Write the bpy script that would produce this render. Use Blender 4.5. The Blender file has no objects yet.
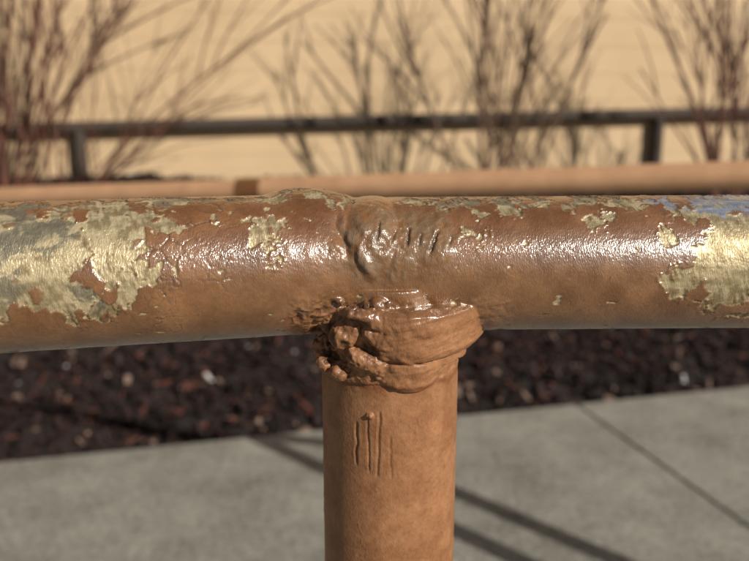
import bpy, bmesh, math, random
import numpy as np
from mathutils import Vector, Matrix, Euler
random.seed(4); rng=np.random.default_rng(7)
S=bpy.context.scene
CAMZ=0.95; PITCH=12.0
SUN_AZ=46.5; SUN_EL=28.5     # azimuth: degrees to the right of straight behind the viewer

# ---------------- helpers
def link(o): S.collection.objects.link(o); return o
def empty(name,loc=(0,0,0)):
    o=bpy.data.objects.new(name,None); o.location=loc; o.empty_display_size=.1; return link(o)
def mesh_obj(name,verts,faces,mat=None,parent=None,smooth=False):
    m=bpy.data.meshes.new(name); m.from_pydata([tuple(v) for v in verts],[],[tuple(f) for f in faces]); m.update()
    o=link(bpy.data.objects.new(name,m))
    if mat: m.materials.append(mat)
    if smooth: m.shade_smooth()
    if parent: o.parent=parent
    return o
def nd(nt,t,**k):
    n=nt.nodes.new(t)
    for a,b in k.items():
        if a.startswith('i_'):
            n.inputs[a[2:].replace('_',' ')].default_value=b
        else: setattr(n,a,b)
    return n
def newmat(name):
    m=bpy.data.materials.new(name); m.use_nodes=True; nt=m.node_tree
    return m,nt,nt.nodes['Principled BSDF']
def noise_mat(name,c1,c2,scale,rough=.8,bump=.3,bscale=None,bdist=.002,detail=6,c3=None,metal=0):
    m,nt,b=newmat(name)
    tc=nd(nt,'ShaderNodeTexCoord'); n=nd(nt,'ShaderNodeTexNoise',i_Scale=scale,i_Detail=detail,i_Roughness=.65)
    nt.links.new(tc.outputs['Object'],n.inputs['Vector'])
    r=nd(nt,'ShaderNodeValToRGB'); r.color_ramp.elements[0].color=(*c1,1); r.color_ramp.elements[1].color=(*c2,1)
    r.color_ramp.elements[0].position=.32; r.color_ramp.elements[1].position=.68
    nt.links.new(n.outputs['Fac'],r.inputs['Fac']); nt.links.new(r.outputs['Color'],b.inputs['Base Color'])
    n2=nd(nt,'ShaderNodeTexNoise',i_Scale=bscale or scale*4,i_Detail=5)
    nt.links.new(tc.outputs['Object'],n2.inputs['Vector'])
    bp=nd(nt,'ShaderNodeBump',i_Strength=bump,i_Distance=bdist)
    nt.links.new(n2.outputs['Fac'],bp.inputs['Height']); nt.links.new(bp.outputs['Normal'],b.inputs['Normal'])
    b.inputs['Roughness'].default_value=rough; b.inputs['Metallic'].default_value=metal
    return m
def hsh(x,y,z,seed=0):
    h=(x*73856093)^(y*19349663)^(z*83492791)^(seed*2654435761)
    h&=0xffffffff; h=((h^(h>>15))*2246822519)&0xffffffff; h=((h^(h>>13))*3266489917)&0xffffffff; h^=h>>16
    return h.astype(np.float64)/4294967295.0
def vnoise(p,seed=0):
    i=np.floor(p).astype(np.int64); f=p-i; f=f*f*f*(f*(f*6-15)+10)
    H=lambda a,b,c:hsh(a,b,c,seed)
    x,y,z=i[:,0],i[:,1],i[:,2]; u,v,w=f[:,0],f[:,1],f[:,2]
    def L(a,b,t): return a+(b-a)*t
    r=L(L(L(H(x,y,z),H(x+1,y,z),u),L(H(x,y+1,z),H(x+1,y+1,z),u),v),
        L(L(H(x,y,z+1),H(x+1,y,z+1),u),L(H(x,y+1,z+1),H(x+1,y+1,z+1),u),v),w)
    return r*2-1
def fbm(p,o=4,seed=0,g=.5):
    s=0;a=1;t=0
    for k in range(o):
        s=s+a*vnoise(p*(2.03**k)+k*11.3,seed+k); t+=a; a*=g
    return s/t
def voro(a,b,cell,seed):
    a=a/cell;b=b/cell; ia=np.floor(a).astype(np.int64); ib=np.floor(b).astype(np.int64)
    f1=np.full(a.shape,9.);f2=np.full(a.shape,9.);val=np.zeros(a.shape)
    for i in (-1,0,1):
        for j in (-1,0,1):
            ca=ia+i;cb=ib+j;z=np.zeros_like(ca)
            d=np.hypot(ca+hsh(ca,cb,z,seed)-a,cb+hsh(ca,cb,z,seed+1)-b); v=hsh(ca,cb,z,seed+2)
            n=d<f1; f2=np.where(n,f1,np.minimum(f2,d)); val=np.where(n,v,val); f1=np.where(n,d,f1)
    return f1,f2,val*2-1
def sstep(a,b,x):
    t=np.clip((x-a)/(b-a),0,1); return t*t*(3-2*t)

# ---------------- camera
cam=bpy.data.cameras.new('camera'); co=link(bpy.data.objects.new('camera',cam)); S.camera=co
co.location=(0,0,CAMZ); co.rotation_euler=(math.radians(90-PITCH),0,0)
cam.lens=35; cam.sensor_width=36; cam.clip_start=.01; cam.clip_end=500
cam.dof.use_dof=True; cam.dof.focus_distance=.190; cam.dof.aperture_fstop=13.5

# ---------------- light
w=bpy.data.worlds.new('World'); S.world=w; w.use_nodes=True; nt=w.node_tree
sk=nd(nt,'ShaderNodeTexSky',sky_type='NISHITA'); sk.sun_disc=False
sk.sun_elevation=math.radians(SUN_EL)
az=math.radians(SUN_AZ); el=math.radians(SUN_EL)
L=Vector((math.sin(az)*math.cos(el),-math.cos(az)*math.cos(el),math.sin(el)))  # to the sun
sk.sun_rotation=math.atan2(L.x,L.y)
nt.links.new(sk.outputs['Color'],nt.nodes['Background'].inputs['Color']); nt.nodes['Background'].inputs['Strength'].default_value=.05
sd=bpy.data.lights.new('sun','SUN'); sd.energy=5.0; sd.angle=math.radians(.5); sd.color=(1,.94,.84)
so=link(bpy.data.objects.new('sun',sd)); so.rotation_euler=L.to_track_quat('Z','Y').to_euler(); so.location=(3,-3,5)
S.view_settings.view_transform='Standard'; S.view_settings.look='None'; S.view_settings.exposure=0

# ================= MAIN RAILING =================
RZ=0.9115; PY=0.205; PX=0.0045         # rail axis height, rail depth, post axis x
RL=.0197; RR=.0190; RP=.0200
YAW=math.radians(13.0)
rail=empty('pipe_railing',(PX,PY,0))
bm=bmesh.new()
def cyl(bm,p0,p1,r0,r1=None,seg=96,sharp=False):
    p0=Vector(p0);p1=Vector(p1); d=p1-p0
    q=d.to_track_quat('Z','Y').to_matrix().to_4x4()
    r=bmesh.ops.create_cone(bm,cap_ends=True,segments=seg,radius1=r0,radius2=r1 if r1 is not None else r0,depth=d.length,matrix=Matrix.Translation((p0+p1)/2)@q)
    if sharp:
        for f in {f for v in r['verts'] for f in v.link_faces}:
            f.smooth=len(f.verts)==4
            if len(f.verts)>4:
                for e in f.edges: e.smooth=False
def ell(bm,c,r,rot=(0,0,0),sub=4):
    M=Matrix.Translation(c)@Euler([math.radians(a) for a in rot]).to_matrix().to_4x4()@Matrix.Diagonal((*r,1))
    bmesh.ops.create_icosphere(bm,subdivisions=sub,radius=1,matrix=M)
JX=-.012
jl=Vector((JX,PY,RZ)); dl=Vector((-math.cos(YAW),-math.sin(YAW),0))
LEN=.135
cyl(bm,jl-dl*.004,jl+dl*LEN,RL)
cyl(bm,(JX-.002,PY,RZ-.0003),(.150,PY+.001,RZ+.0006),RR)
cyl(bm,(PX,PY,RZ-.115),(PX,PY,RZ-.004),RP)
mm=.001
# swollen end of the left pipe and the weld pad over the butt joint
ell(bm,(-.0195,PY-.0002,RZ+.0008),(.027,.0200,.0208))
ell(bm,(-.0015,PY-.0016,RZ+.0038),(.0145,.0184,.0158),(0,18,0))
ell(bm,(.008,PY-.0050,RZ+.0012),(.0165,.0142,.0105),(0,28,0))
ell(bm,(.0155,PY-.0054,RZ+.0035),(.017,.0134,.0075),(0,-14,0))
def collar(bm,c,zb,zt,rb,rt,tilt,th=0):
    M=Matrix.Translation(c)@Matrix.Rotation(math.radians(tilt),4,'Y')
    bmesh.ops.create_cone(bm,cap_ends=True,segments=96,radius1=rb,radius2=rt,depth=zt-zb,matrix=M@Matrix.Translation((0,0,(zb+zt)/2)))
collar(bm,(PX+.0012,PY-.0005,RZ-.018),-.0065,.0085,.0210,.0234,2.5)
collar(bm,(PX-.0005,PY-.0003,RZ-.026),-.0030,.003,.0202,.0214,-4)
def slab(bm,a0,a1,n,fr,fz,fh,ft):
    rings=[]
    for i in range(n):
        t=i/(n-1); a=math.radians(a0+(a1-a0)*t); h=fh(t); th_=ft(t); ring=[]
        for (q,zz) in [(-1,-1),(-.2,-1.05),(.45,-.98),(.78,-.66),(.98,0),(1.18,.50),(1.20,.86),(.6,1.04),(-.2,1.0),(-1,.95)]:
            r=fr(t)+q*th_; ring.append(bm.verts.new((PX+math.cos(a)*r,PY+math.sin(a)*r,RZ+fz(t)+zz*h)))
        rings.append(ring)
    m=len(rings[0])
    for i in range(n-1):
        for k in range(m): bm.faces.new((rings[i][k],rings[i+1][k],rings[i+1][(k+1)%m],rings[i][(k+1)%m]))
    bm.faces.new(rings[0][::-1]); bm.faces.new(rings[-1])
slab(bm,-98,14,60,lambda t:.0212+.0034*t+.0004*math.sin(t*9),lambda t:-.0152-.0010*math.sin(t*3.1)+.0026*t,lambda t:.0066+.0006*math.sin(t*3.1)-.0008*t*t,lambda t:.0043*(1-.25*abs(2*t-1)**3))
slab(bm,-101,-46,34,lambda t:.0196,lambda t:-.0260-.0010*math.sin(t*3.14),lambda t:.0016+.0030*math.sin(.2+t*2.8),lambda t:.0028*math.sin(.3+t*2.6)+.0006)
# folds lying over the slab's left end
ell(bm,(PX-.0045,PY-.0228,RZ-.0108),(.0075,.0026,.0026),(0,20,8),3)
ell(bm,(PX-.001,PY-.0228,RZ-.0175),(.0085,.0020,.0024),(0,36,0),3)
ell(bm,(PX-.0060,PY-.0208,RZ-.0225),(.0065,.0024,.0028),(0,24,0),3)
ell(bm,(PX-.0115,PY-.0192,RZ-.0150),(.0055,.0032,.0038),(0,-35,0),3)
# crumbly spatter on the left
for k in range(80):
    a=math.radians(random.uniform(-172,-90)); z=random.uniform(-.0275,-.0058)
    r=.0208+random.uniform(-.0010,.0024)*(1 if z>-.020 else .2)
    s=random.uniform(.0008,.0027)*(1 if z>-.020 else .75)
    c=Vector((PX+math.cos(a)*r,PY+math.sin(a)*r,RZ+z))
    ell(bm,c,(s*random.uniform(.9,1.5),s*random.uniform(.7,1.1),s*random.uniform(.6,1.0)),[random.uniform(-40,40),random.uniform(-60,60),math.degrees(a)+90],3)
for (x,y,z,s) in [(-.0135,-.0150,-.0250,.0024),(-.0095,-.0185,-.0268,.0020),(-.0165,-.0160,-.0080,.0018),(-.0125,-.0185,-.0035,.0010),(-.0150,-.0182,-.006,.0012),(.0060,-.0205,-.0290,.0016)]:
    ell(bm,(x,PY+y,RZ+z),(s*1.2,s,s*.9),(20,40,0),3)
ell(bm,(PX-.0058,PY-.0195,RZ-.0385),(.0011,.0009,.0008),(0,0,0),3)
tmp=bpy.data.meshes.new('tmp'); bm.to_mesh(tmp); bm.free()
to=link(bpy.data.objects.new('tmp',tmp))
rm=to.modifiers.new('r','REMESH'); rm.mode='VOXEL'; rm.voxel_size=.00030
sm=to.modifiers.new('s','SMOOTH'); sm.factor=.5; sm.iterations=5
dg=bpy.context.evaluated_depsgraph_get(); ev=to.evaluated_get(dg)
me=bpy.data.meshes.new_from_object(ev); bpy.data.objects.remove(to)
N=len(me.vertices); print('rail verts',N)
P=np.empty(N*3); me.vertices.foreach_get('co',P); P=P.reshape(-1,3)
NR=np.empty(N*3); me.vertex_normals.foreach_get('vector',NR); NR=NR.reshape(-1,3)
X=P[:,0]/mm; Zr=(P[:,2]-RZ)/mm
yax=np.where(P[:,0]<JX, PY+(P[:,0]-JX)*math.tan(YAW), PY)
Yr=(P[:,1]-yax)/mm
th=np.arctan2(Zr,-Yr); V=th*19.4        # arc coordinate in mm, 0 = facing walkway side horizontally
rad=np.hypot(Yr,Zr)
ispost=sstep(-7,-12,Zr)*sstep(-26,-22,X)*sstep(36,31,X)*sstep(17.5,20.5,rad+(X>-16)*(X<28)*(Zr<-15)*3)
ispost=np.where(Zr<-21,1,ispost)
onrail=1-ispost
ax=(X-PX/mm)
n_lo=fbm(P*160,4,3); n_mid=fbm(P*420,4,9); n_hi=fbm(P*1300,3,21); n_big=fbm(P*60,3,71)
# ---- chips
def patch(cx,cv,rx,rv,rot=0):
    c,s=math.cos(math.radians(rot)),math.sin(math.radians(rot))
    a=((X-cx)*c+(V-cv)*s)/rx; b=(-(X-cx)*s+(V-cv)*c)/rv
    return (1-np.sqrt(a*a+b*b))*np.minimum(rx,rv)/8
streak=fbm(np.stack([X*.09,V*.9,V*0],1),3,31)
scr=fbm(np.stack([(X+.35*V)*1.5,(V-.35*X)*.22,V*0],1),3,33)
wx=X+1.3*n_lo+.7*n_mid; wv=V+1.3*fbm(P*160+7,3,14)+.7*fbm(P*420+3,3,15)
f1a,f2a,va=voro(wx,wv,4.6,101); f1b,f2b,vb=voro(wx,wv,1.9,111)
tan_p=[(-80,10,13,13,15),(-65,13,9,16,20),(-75,-1,10,7.5,-10),(-87,19,9,6,0),(-52,16,7,5,0),(-57,4,5,5,0),(-29,15,4.2,8,10),(-22,24,14,3,0),(-46,25,11,3,0),(-92,0,6,9,0),
       (93,4,11,16,8),(101,8,9,18,0),(77,10,2.2,2.8,0),(110,0,12,14,0),(82,-2,4,3.4,0),(-98,4,7,11,0),(68,24,9,3,0),(-60,27,11,4,0),(44,25,20,3,0),(14,26,8,2.2,0),(-104,18,9,8,0),(84,18,5,4,0),(-38,3,2,2,0),(26,13,2,1.6,0),(31,21,5,2.6,0),(60,17,2.4,1.4,0),(94,24,15,8,0),(108,24,12,8,0)]
gry_p=[(-79,15,6,5,10),(-88,9,3,8,0),(37,27,19,2.2,0),(-48,29,12,3,0),(-90,27,8,3,0),(-70,0,4,4,0)]
ft=np.full(N,-9.); fg=np.full(N,-9.)
for q in tan_p: ft=np.maximum(ft,patch(*q))
for q in gry_p: fg=np.maximum(fg,patch(*q))
edge=.24*n_mid+.24*n_lo+.05*n_hi+.06*streak+.40*va+.12*vb
FF_=ft+edge*1.08-.05
tip=sstep(21,27,V)*sstep(38,30,V)
mt=sstep(-.015,.03,FF_)
mt*=1-sstep(.46,.52,scr+.35*n_mid)*sstep(.75,.15,ft)*.95
mt*=1-(sstep(.78,.82,vb)*sstep(.8,.25,ft))
sp=fbm(P*np.array([330,500,500]),3,77); mt=np.maximum(mt,sstep(.55,.58,sp+.20*tip-.05+.06*vb))
mt=np.maximum(mt,sstep(.36,.44,streak+.25*n_lo)*tip*sstep(-1,1,np.abs(X-3)-9))
mg=sstep(-.12,.12,fg+edge*.9-.02)
msky=sstep(-.1,.1,patch(100,27,24,8.5)+.35*edge)
mt*=onrail; mg*=onrail; chip=mt
# ---- weld pad blending into the pipe
pv=(V-9-.18*(X-3)); pad=np.clip(1-(np.abs(X-4.5)/(20-.35*np.clip(10-V,0,12)))**2-(pv/12.5)**2+.25*n_lo,0,1); padm=sstep(0,.6,pad)*onrail
crumb=sstep(7,-3,X+3*n_lo)*sstep(-4,-8,Zr)*sstep(-31,-27,Zr)*sstep(-24,-20,X)
coll=sstep(-5,-8,Zr)*sstep(-33,-29,Zr)*sstep(-24,-20,X)*sstep(40,34,X)
wr=sstep(34,10,np.abs(X+8))*onrail
# ---- displacement (mm)
D=np.zeros(N)
D+=.045*n_lo+.012*n_mid*onrail+.08*n_big*onrail+.03*n_lo*ispost
D+=.15*n_lo*wr+.05*n_mid*wr
D-=.32*chip
D+=.18*np.exp(-((FF_+.06)/.045)**2)*onrail*sstep(-1.2,-.2,ft)*np.clip(.6+.8*va,0,1.3)
near=sstep(-1.0,-.05,ft)*(1-chip)*onrail*sstep(-25,-45,X)
ck=np.exp(-((f2a-f1a)/.07)**2)*near*np.clip(.5+1.5*n_lo,0,1); D-=.18*ck
rdg=1-2*np.abs(fbm(P*np.array([150,110,110])+3,3,61))
D+=padm*(.34*n_lo+.20*n_mid+.06*n_hi+.42*(rdg-.5))
rx_=X-(-7.5+.9*np.clip(14-V,0,30)*(.55)); rdl=np.exp(-((rx_+1.2*n_lo)/1.4)**2)*sstep(20,15,V)*sstep(-3,2,V)*onrail; D+=.50*rdl
D-=.50*np.exp(-((rx_+2.5+1.2*n_lo)/1.0)**2)*sstep(20,15,V)*sstep(-3,2,V)*onrail
rg=1-np.abs(fbm(P*250,3,55))*1.8; D+=crumb*(1.0*(rg-.6)+.45*n_mid+.25*n_hi)
u_=Zr-.22*ax+1.2*n_lo; ln=np.sin(u_*2.3+3*n_big)+.6*np.sin(u_*5.6+3*n_lo)
sc2=fbm(np.stack([(ax+.25*Zr)*.10,(Zr-.22*ax)*1.3,ax*0],1),3,131)
D+=(coll*(1-crumb))*(.04*ln*np.clip(.3+1.2*n_big+.5*n_lo,0,1)+.50*n_lo+.22*n_mid+.18*sc2)
cr=np.abs(fbm(P*np.array([130,190,190])+5,3,91)); cm=sstep(-28,-60,X)*sstep(.10,-.25,fbm(P*60,2,8)); crk=np.exp(-(cr/.014)**2)*cm*onrail
D-=.22*crk; D+=.08*np.exp(-((cr-.045)/.03)**2)*cm*onrail
crp=np.abs(fbm(P*np.array([210,210,110])+9,3,19)); crkp=np.exp(-(crp/.016)**2)*sstep(.1,.45,fbm(P*70,2,12)+.15)*ispost*sstep(-34,-38,Zr)
D+=.12*crkp
groove=np.zeros(N)
for (x,v0,v1,lean,wd,k) in [(1.2,9,14.5,.08,.28,.8),(5.0,8.5,12.5,.30,.26,.7),(9.0,8,13.8,.12,.32,.95),(12.0,8,12.0,.10,.24,.6),(15.6,6,12.5,.26,.32,.9),(20.0,8,11,.2,.24,.6),
      (-70,-9,-4,.5,.30,.4),(-68,-9,-5,.5,.25,.4),(-66,-9,-5,.5,.25,.4),(-63,-9,-4,.4,.25,.3),(61,-3,1,.6,.2,.25)]:
    d=np.abs(X-x-lean*(V-(v0+v1)/2)+.6*n_mid); m=sstep(v0-.5,v0+1.6,V)*sstep(v1+.5,v1-1.2,V)*onrail*k
    groove=np.maximum(groove,m*np.exp(-(d/wd)**2))
D-=.80*groove
gp=np.zeros(N)
for (x,z0,z1,lean,wd,k) in [(-9.4,-41,-54,.02,.34,1),(-6.2,-37.5,-55.5,-.02,.26,.7),(-3.3,-37,-56.5,.03,.30,.9),(-.2,-44,-57,-.03,.24,.6)]:
    d=np.abs(ax-x-lean*(Zr+46)+.35*n_mid); m=sstep(z1-.5,z1+1.5,Zr)*sstep(z0+.4,z0-1.2,Zr)*(P[:,1]<PY)*k
    gp=np.maximum(gp,m*np.exp(-(d/wd)**2)); D+=.06*m*np.exp(-((d-.7)/.35)**2)
D-=.40*gp
P2=P+NR*(D*mm)[:,None]
me.vertices.foreach_set('co',P2.ravel()); me.update()
# ---- colours
def C(*c): return np.array(c)
brown=C(.150,.060,.0165); brown2=C(.220,.095,.030); post=C(.345,.165,.076); post2=C(.24,.104,.044)
tanc=C(.54,.44,.265); tan2=C(.28,.215,.115); gr=C(.23,.21,.155); sky_blu=C(.26,.29,.36)
def mix(a,b,t): return a+(b-a)*t[:,None]
base=mix(np.tile(brown,(N,1)),brown2,np.clip(.5+1.1*n_lo+.3*n_mid+.5*n_big,0,1))
base=mix(base,C(.28,.128,.045),sstep(.25,.6,n_big+.3*n_lo)*.5)
pc=mix(np.tile(post,(N,1)),post2,np.clip(.45+.9*n_lo+.4*n_mid+.4*n_big,0,1))
col=mix(base,pc,ispost)
padc=C(.165,.105,.056); col=mix(col,padc,padm*np.clip(.5+1.0*n_mid,0,.8))
col=mix(col,C(.27,.18,.11),rdl*np.clip(.4+n_mid,0,.7))
lay=mix(np.tile(tanc,(N,1)),tan2,np.clip(.36+1.5*n_mid+.5*streak+1.0*scr+.35*va,0,1))
tch=mix(lay,gr,mg*.7)
tch=mix(tch,sky_blu*(1+.6*np.clip(streak,-1,1))[:,None],msky*np.clip(.8+n_mid,0,1))  # sky reflection on the upper bare metal, coloured in as blue-grey
col=mix(col,tch,chip)
col=col*(1-.70*np.clip(ck*.8+crk*.7+groove*1.3+gp*.45,0,1)[:,None])
dk=crumb*np.clip(.35+1.2*(.6-rg)+.5*n_mid,0,1); col=mix(col,C(.075,.032,.013),dk*.9)
seam=np.exp(-((Zr+30.2+.8*n_lo)/.8)**2)*ispost*(np.abs(X)<40); col=mix(col,C(.15,.045,.013),seam*.65)
col*= (1-.18*np.clip(n_hi*1.5,0,1))[:,None]
rgh=.45+.12*n_lo+.1*np.clip(n_hi,0,1)+.08*padm; rgh=rgh*(1-ispost)+.52*ispost; rgh=rgh*(1-chip)+(.40+.12*n_mid)*chip
metal=chip*(.38+.20*mg)
def attr(name,typ,arr):
    a=me.attributes.new(name,typ,'POINT'); 
    a.data.foreach_set('color' if typ=='FLOAT_COLOR' else 'value',arr.astype(np.float32).ravel())
attr('paint_col','FLOAT_COLOR',np.concatenate([np.clip(col,0,1),np.ones((N,1))],1))
attr('rgh','FLOAT',np.clip(rgh,.1,1)); attr('met','FLOAT',np.clip(metal,0,1)); attr('gloss','FLOAT',np.clip(onrail*(1-chip)*(1.0+.4*n_lo)*(1-.75*padm)+.06*ispost,0,1)); attr('chip','FLOAT',chip)
me.shade_smooth()
m,nt,b=newmat('weathered_brown_paint'); lk=nt.links.new
a1=nd(nt,'ShaderNodeAttribute',attribute_name='paint_col'); a2=nd(nt,'ShaderNodeAttribute',attribute_name='rgh'); a3=nd(nt,'ShaderNodeAttribute',attribute_name='met'); a4=nd(nt,'ShaderNodeAttribute',attribute_name='chip'); a5=nd(nt,'ShaderNodeAttribute',attribute_name='gloss')
tc=nd(nt,'ShaderNodeTexCoord')
nz=nd(nt,'ShaderNodeTexNoise',i_Scale=900,i_Detail=4,i_Roughness=.6); lk(tc.outputs['Object'],nz.inputs['Vector'])
mr=nd(nt,'ShaderNodeMapRange'); mr.inputs['To Min'].default_value=.70; mr.inputs['To Max'].default_value=1.27; lk(nz.outputs['Fac'],mr.inputs['Value'])
mx=nd(nt,'ShaderNodeVectorMath',operation='SCALE'); lk(a1.outputs['Color'],mx.inputs[0]); lk(mr.outputs['Result'],mx.inputs['Scale'])
lk(mx.outputs[0],b.inputs['Base Color']); lk(a2.outputs['Fac'],b.inputs['Roughness']); lk(a3.outputs['Fac'],b.inputs['Metallic'])
# fine grain of the paint film, slightly drawn round the pipe by the brush
mp1=nd(nt,'ShaderNodeMapping'); mp1.inputs['Scale'].default_value=(3300,1500,1500); lk(tc.outputs['Object'],mp1.inputs['Vector'])
n1=nd(nt,'ShaderNodeTexNoise',i_Scale=1,i_Detail=2,i_Roughness=.45); lk(mp1.outputs[0],n1.inputs['Vector'])
n4=nd(nt,'ShaderNodeTexNoise',i_Scale=700,i_Detail=2,i_Roughness=.4); lk(tc.outputs['Object'],n4.inputs['Vector'])
m4=nd(nt,'ShaderNodeMath',operation='MULTIPLY_ADD'); lk(n4.outputs['Fac'],m4.inputs[0]); m4.inputs[1].default_value=.9; lk(n1.outputs['Fac'],m4.inputs[2])
mp=nd(nt,'ShaderNodeMapping'); mp.inputs['Scale'].default_value=(2600,900,600); mp.inputs['Rotation'].default_value=(0,.5,0); lk(tc.outputs['Object'],mp.inputs['Vector'])
n3=nd(nt,'ShaderNodeTexNoise',i_Scale=1,i_Detail=3); lk(mp.outputs[0],n3.inputs['Vector'])
ms=nd(nt,'ShaderNodeMath',operation='MULTIPLY'); lk(n3.outputs['Fac'],ms.inputs[0]); lk(a4.outputs['Fac'],ms.inputs[1])
ad=nd(nt,'ShaderNodeMath',operation='ADD'); lk(m4.outputs[0],ad.inputs[0]); lk(ms.outputs[0],ad.inputs[1])
bp=nd(nt,'ShaderNodeBump',i_Strength=.9,i_Distance=.000115); lk(ad.outputs[0],bp.inputs['Height']); lk(bp.outputs['Normal'],b.inputs['Normal']); lk(bp.outputs['Normal'],b.inputs['Coat Normal'])
b.inputs['Specular IOR Level'].default_value=.35; lk(a5.outputs['Fac'],b.inputs['Coat Weight']); b.inputs['Coat Roughness'].default_value=.22; b.inputs['Coat IOR'].default_value=2.0
me.materials.clear(); me.materials.append(m)
o=link(bpy.data.objects.new('welded_joint',me)); o.parent=rail; o.matrix_parent_inverse=Matrix.Translation((-PX,-PY,0))

paint=noise_mat('brown_rail_paint',(.13,.054,.018),(.20,.088,.032),60,.38,.3,700,.0004)
tanpaint=noise_mat('tan_rail_paint',(.45,.25,.135),(.56,.32,.175),25,.38,.3,300,.0005)
shadow_dark=noise_mat('shadow_band_paint',(.045,.033,.025),(.060,.045,.034),25,.85,.3,300,.0005)  # albedo lowered to the tone of a shadow on the wall
def tubes(name,segs,mat,parent,seg=40):
    bm=bmesh.new()
    for s in segs: cyl(bm,*s,seg=seg,sharp=True)
    me=bpy.data.meshes.new(name); bm.to_mesh(me); bm.free(); me.materials.append(mat)
    o=link(bpy.data.objects.new(name,me)); o.parent=parent; o.matrix_parent_inverse=Matrix.Translation(-parent.location)
    return o
pl=jl+dl*(LEN-.004); pl2=jl+dl*1.5
tubes('handrail_left',[(pl,pl2,RL-.0002)],paint,rail)
tubes('handrail_right',[((.146,PY+.001,RZ+.0006),(1.75,PY+.001,RZ+.0006),RR-.0002)],paint,rail)
tubes('post',[((PX,PY,-.02),(PX,PY,RZ-.111),RP-.0002)],tanpaint,rail)
tubes('end_post_left',[(pl2-Vector((0,0,RZ+.02)),pl2,RP)],tanpaint,rail)
tubes('end_post_right',[((1.73,PY,-.02),(1.73,PY,RZ),RP)],tanpaint,rail)
tubes('post_flange',[((PX,PY,0),(PX,PY,.008),.05),((1.73,PY,0),(1.73,PY,.008),.05)],tanpaint,rail)

# ================= SECOND RAILING (other side of the walk) =================
r2=empty('pipe_railing',(1.0,1.0,0)); 
A=Vector((-1.9,1.84,CAMZ-.205)); B=Vector((1.16,.90,CAMZ-.038))
def on(t): return A+(B-A)*t
def tx(x): return on((x-A.x)/(B.x-A.x))
tubes('handrail',[(A,tx(-.22),.0200),(tx(-.235),B,.0212)],tanpaint,r2)
tubes('dark_ring',[(tx(-.245),tx(-.20),.0218)],paint,r2)  # short darker ring where the two handrail tubes meet
ps=[]
for x in (.80,1.12,-1.85):
    p=tx(x); ps.append(((p.x,p.y,-.02),(p.x,p.y,p.z),.029))
tubes('posts',ps,tanpaint,r2)
# ================= ADDED LOW RAILING IN PLACE OF A SHADOW BAND ON THE WALL =================
WY=math.radians(8)
we=Vector((math.cos(WY),math.sin(WY),0)); wn=Vector((-math.sin(WY),math.cos(WY),0))
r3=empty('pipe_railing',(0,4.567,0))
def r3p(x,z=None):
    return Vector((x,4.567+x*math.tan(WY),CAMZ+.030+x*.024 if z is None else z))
tubes('handrail',[(r3p(-4.6),r3p(5.2),.036)],shadow_dark,r3)  # added dark rail, stands in for a shadow band
tubes('posts',[(r3p(x,.4),r3p(x),.036) for x in (-4.55,-1.72,1.84,5.15)],shadow_dark,r3)

# ================= GROUND =================
soil=noise_mat('soil',(.06,.045,.03),(.11,.085,.055),3,.95,.6,40,.02)
mesh_obj('ground',[(-150,-150,-.09),(150,-150,-.09),(150,150,-.09),(-150,150,-.09)],[(0,1,2,3)],soil)
EO=Vector((-1.08,1.95,0)); YE=math.radians(14.2); ee=Vector((math.cos(YE),math.sin(YE),0)); en=Vector((-math.sin(YE),math.cos(YE),0))
m,nt,b=newmat('sidewalk_concrete'); lk=nt.links.new; tc=nd(nt,'ShaderNodeTexCoord')
n1=nd(nt,'ShaderNodeTexNoise',i_Scale=4.0,i_Detail=8,i_Roughness=.75); n2=nd(nt,'ShaderNodeTexNoise',i_Scale=55,i_Detail=5,i_Roughness=.8)
for n in (n1,n2): lk(tc.outputs['Object'],n.inputs['Vector'])
mxf=nd(nt,'ShaderNodeMix',data_type='FLOAT'); mxf.inputs[0].default_value=.6; lk(n1.outputs['Fac'],mxf.inputs[2]); lk(n2.outputs['Fac'],mxf.inputs[3])
r=nd(nt,'ShaderNodeValToRGB'); r.color_ramp.elements[0].position=.41; r.color_ramp.elements[1].position=.59
r.color_ramp.elements[0].color=(.150,.146,.122,1); r.color_ramp.elements[1].color=(.39,.38,.33,1)
lk(mxf.outputs[0],r.inputs['Fac']); lk(r.outputs['Color'],b.inputs['Base Color']); b.inputs['Roughness'].default_value=.85
bp=nd(nt,'ShaderNodeBump',i_Strength=.9,i_Distance=.010); lk(n2.outputs['Fac'],bp.inputs['Height']); lk(bp.outputs['Normal'],b.inputs['Normal'])
conc=m
bm=bmesh.new()
es=[-12.56,-10.16,-7.76,-5.36,-2.96,-.56,1.84,4.24,6.64,9.04,11.44]; ns=[-7.2,-4.8,-2.4,0]
for i in range(len(es)-1):
    for j in range(len(ns)-1):
        g=.003
        q=[EO+ee*a+en*c for a,c in ((es[i]+g,ns[j]+g),(es[i+1]-g,ns[j]+g),(es[i+1]-g,ns[j+1]-g),(es[i]+g,ns[j+1]-g))]
        bv=[bm.verts.new((p.x,p.y,0)) for p in q]; lv=[bm.verts.new((p.x,p.y,-.085)) for p in q]
        bm.faces.new(bv)
        for k in range(4): bm.faces.new((lv[k],lv[(k+1)%4],bv[(k+1)%4],bv[k]))
bmesh.ops.bevel(bm,geom=[e for e in bm.edges if all(v.co.z>-.01 for v in e.verts)],offset=.004,segments=2,affect='EDGES')
me=bpy.data.meshes.new('sidewalk'); bm.to_mesh(me); bm.free(); me.materials.append(conc); link(bpy.data.objects.new('sidewalk',me))
bed=empty('mulch_bed')
mulm=noise_mat('mulch_soil',(.008,.005,.004),(.024,.013,.010),14,.95,.8,60,.02)
def bank(s): # s = metres behind the sidewalk edge
    s=np.asarray(s,float); return -.085+.090*sstep(.06,.40,s)+.61*sstep(.25,2.3,s)
gx=np.linspace(-11,10,211); gs=np.linspace(0.0,5.5,90)
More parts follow.
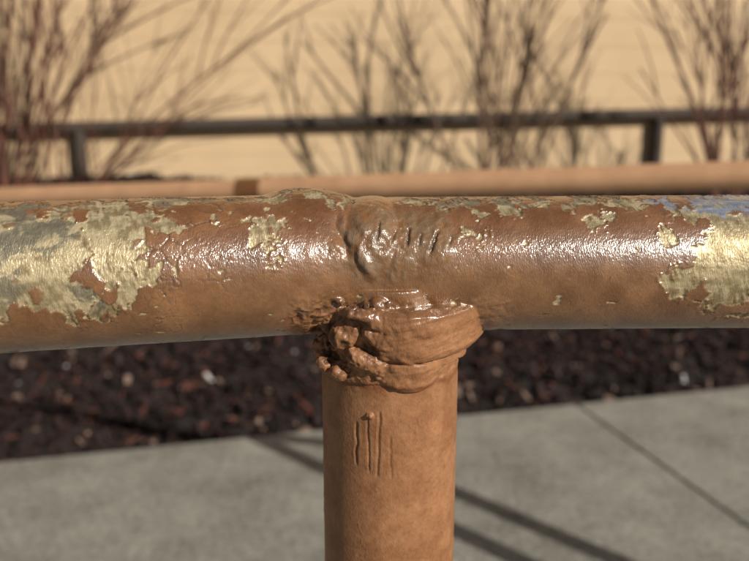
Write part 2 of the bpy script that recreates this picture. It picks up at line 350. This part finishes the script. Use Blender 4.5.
GX,GS=np.meshgrid(gx,gs)
W=np.stack([EO.x+ee.x*GX+en.x*GS,EO.y+ee.y*GX+en.y*GS,bank(GS)],-1).reshape(-1,3)
W[:,2]+=.045*fbm(W*5,4,2)*(GS.ravel()>.01)
nx=len(gx); F=[(j*nx+i,j*nx+i+1,(j+1)*nx+i+1,(j+1)*nx+i) for j in range(len(gs)-1) for i in range(nx-1)]
mesh_obj('bed_surface',W,F,mulm,bed,True)
NC=30000
ce=rng.uniform(-2.4,4.4,NC); cs=np.abs(rng.uniform(.0,2.8,NC))
cx=EO.x+ee.x*ce+en.x*cs; cy=EO.y+ee.y*ce+en.y*cs; cz=bank(cs)
cz=cz+.045*fbm(np.stack([cx,cy,cz],1)*5,4,2)+rng.uniform(-.002,.030,NC)
ln_=rng.uniform(.008,.034,NC); wd=rng.uniform(.004,.013,NC); tk=rng.uniform(.0015,.006,NC)
base8=np.array([[-1,-1,-1],[1,-1,-1],[1,1,-1],[-1,1,-1],[-1,-1,1],[1,-1,1],[1,1,1],[-1,1,1]],float)
loc=base8[None]*np.stack([ln_,wd,tk],-1)[:,None,:]; loc*=rng.uniform(.6,1.1,(NC,8,1))
a=rng.uniform(0,6.28,NC); t1=rng.normal(0,.7,NC)
ca,sa,ct,st=np.cos(a)[:,None],np.sin(a)[:,None],np.cos(t1)[:,None],np.sin(t1)[:,None]
x1=loc[...,0]*ct+loc[...,2]*st; z1=-loc[...,0]*st+loc[...,2]*ct; y1=loc[...,1]
VV=np.stack([x1*ca-y1*sa+cx[:,None],x1*sa+y1*ca+cy[:,None],z1+cz[:,None]],-1).reshape(-1,3)
f6=np.array([[0,3,2,1],[4,5,6,7],[0,1,5,4],[1,2,6,5],[2,3,7,6],[3,0,4,7]])
FF=(f6[None]+8*np.arange(NC)[:,None,None]).reshape(-1,4)
me=bpy.data.meshes.new('bark_chips'); me.from_pydata(VV.tolist(),[],FF.tolist())
cc=np.array([.019,.010,.009])[None]*rng.uniform(.2,1.9,(NC,1)); 
sel=rng.random(NC); cc[sel>.90]=np.array([.10,.036,.026]); cc[sel>.965]=np.array([.22,.145,.11]); cc[sel>.996]=np.array([.5,.48,.46])
ca_=me.attributes.new('chip_col','FLOAT_COLOR','POINT'); ca_.data.foreach_set('color',np.repeat(np.concatenate([cc,np.ones((NC,1))],1),8,0).astype(np.float32).ravel())
m,nt,b=newmat('bark_mulch'); at=nd(nt,'ShaderNodeAttribute',attribute_name='chip_col'); nt.links.new(at.outputs['Color'],b.inputs['Base Color']); b.inputs['Roughness'].default_value=.75; b.inputs['Specular IOR Level'].default_value=.25
me.materials.append(m); o=link(bpy.data.objects.new('bark_chips',me)); o.parent=bed

# ================= WALL =================
wall=empty('building_wall',(0,4.62,0))
sid=noise_mat('beige_siding',(.50,.350,.200),(.59,.425,.255),1.3,.75,.25,25,.003)
fnd=noise_mat('foundation_concrete',(.25,.23,.2),(.34,.31,.27),6,.9,.5,60,.004)
def wp(s,off,z): p=Vector((0,4.62,0))+we*s-wn*off; return (p.x-0,p.y-4.62,z)
vs=[];fs=[]; z=.45; ex=.165
while z<5.2:
    b0=len(vs)
    for s in (-9,10):
        vs+= [wp(s,.004,z),wp(s,.001,z+ex),wp(s,.0,z)]
    fs+=[(b0,b0+3,b0+4,b0+1),(b0+2,b0+5,b0+3,b0)]
    z+=ex
mesh_obj('lap_siding',vs,fs,sid,wall)
def boxw(name,s0,s1,o0,o1,z0,z1,mat):
    v=[wp(s,o,z) for z in (z0,z1) for s,o in ((s0,o0),(s1,o0),(s1,o1),(s0,o1))]
    mesh_obj(name,v,[(0,1,2,3),(7,6,5,4),(0,4,5,1),(1,5,6,2),(2,6,7,3),(3,7,4,0)],mat,wall)
boxw('foundation',-9.0,10.0,.004,-.2,-.1,.447,fnd)
boxw('sheathing',-9.0,10.0,-.004,-.2,.449,5.2,sid)
boxw('corner_board_left',-9.13,-9.003,.03,-.22,.3,5.2,sid)
boxw('corner_board_right',10.003,10.13,.03,-.22,.3,5.2,sid)
boxw('eave',-9.5,10.5,.5,-.5,5.203,5.4,sid)

# ================= SHRUBS =================
def tube_path(V_,F_,pts,r0,r1,seg=6):
    b0=len(V_); n=len(pts); up=Vector((.3,.9,.2)).normalized()
    for i,p in enumerate(pts):
        d=(pts[min(i+1,n-1)]-pts[max(i-1,0)]).normalized(); a=d.cross(up).normalized(); c=d.cross(a)
        r=r0+(r1-r0)*i/(n-1)
        for k in range(seg):
            t=2*math.pi*k/seg; V_.append(p+a*(r*math.cos(t))+c*(r*math.sin(t)))
    for i in range(n-1):
        for k in range(seg):
            F_.append((b0+i*seg+k,b0+i*seg+(k+1)%seg,b0+(i+1)*seg+(k+1)%seg,b0+(i+1)*seg+k))
def grow(V_,F_,p,d,length,r,depth,rnd,droop,wob):
    n=max(5,int(length/.09)); st=length/n; pts=[p.copy()]; d=d.normalized()
    for i in range(n):
        d=(d+Vector((rnd.gauss(0,wob),rnd.gauss(0,wob)*.5,rnd.gauss(0,wob)*.6-droop*st))).normalized()
        if p.z<.7 and d.z<0: d.z=.1
        p=p+d*st; pts.append(p.copy())
    tube_path(V_,F_,pts,r,r*.5)
    if depth>0:
        for k in range(rnd.randint(2,4)):
            i=rnd.randint(n//4,n-1); q=pts[i]; dd=(pts[i]-pts[i-1]).normalized()
            dd=(dd+Vector((rnd.uniform(-.7,.7),rnd.uniform(-.25,.15),rnd.uniform(-.1,.4)))).normalized()
            grow(V_,F_,q,dd,length*rnd.uniform(.3,.6),r*.6,depth-1,rnd,droop,wob*1.1)
def shrub(base,n,spread,h,r,mat,seed,droop=.15,lean=(0,0),wob=.05,br=.10,depth=2):
    rnd=random.Random(seed); V_=[];F_=[]
    for k in range(n):
        a=rnd.uniform(0,6.28); q=Vector((math.cos(a)*br*rnd.random(),math.sin(a)*br*.6,-.12))
        t=rnd.uniform(-1,1)
        d=Vector((t*spread+lean[0],rnd.uniform(-.14,.06)+lean[1],1))
        q.x+=t*br
        grow(V_,F_,q+Vector(base),d,h*rnd.uniform(.75,1.2),r*rnd.uniform(.5,1.25),depth,rnd,droop,wob)
    o=mesh_obj('bare_shrub',[v-Vector(base) for v in V_],F_,mat,None,True); o.location=base; return o
red=noise_mat('red_twig_bark',(.075,.027,.017),(.145,.056,.034),8,.6,.3,80,.001)
tanb=noise_mat('tan_twig_bark',(.070,.038,.023),(.145,.080,.046),8,.65,.3,80,.001)
def gz(x,y):
    d=Vector((x,y,0))-EO; return float(bank(d.dot(en)))
def at(x,y): return (x,y,gz(x,y))
shrub(at(-1.98,3.95),15,.30,1.35,.0115,red,11,droop=.1,br=.12)
shrub(at(-1.62,3.80),9,.55,1.35,.0075,red,12,droop=.45,lean=(.5,0),wob=.06,br=.06)
shrub(at(.64,4.05),13,.40,1.35,.0105,tanb,21,droop=.05,br=.08,wob=.035)
shrub(at(2.05,4.10),15,.36,1.4,.0115,red,31,droop=.1,lean=(-.08,0),br=.13)
shrub(at(-3.3,4.0),12,.4,1.3,.009,red,41,droop=.1,br=.15)
shrub(at(3.6,4.4),12,.4,1.3,.009,red,42,droop=.1,br=.15)
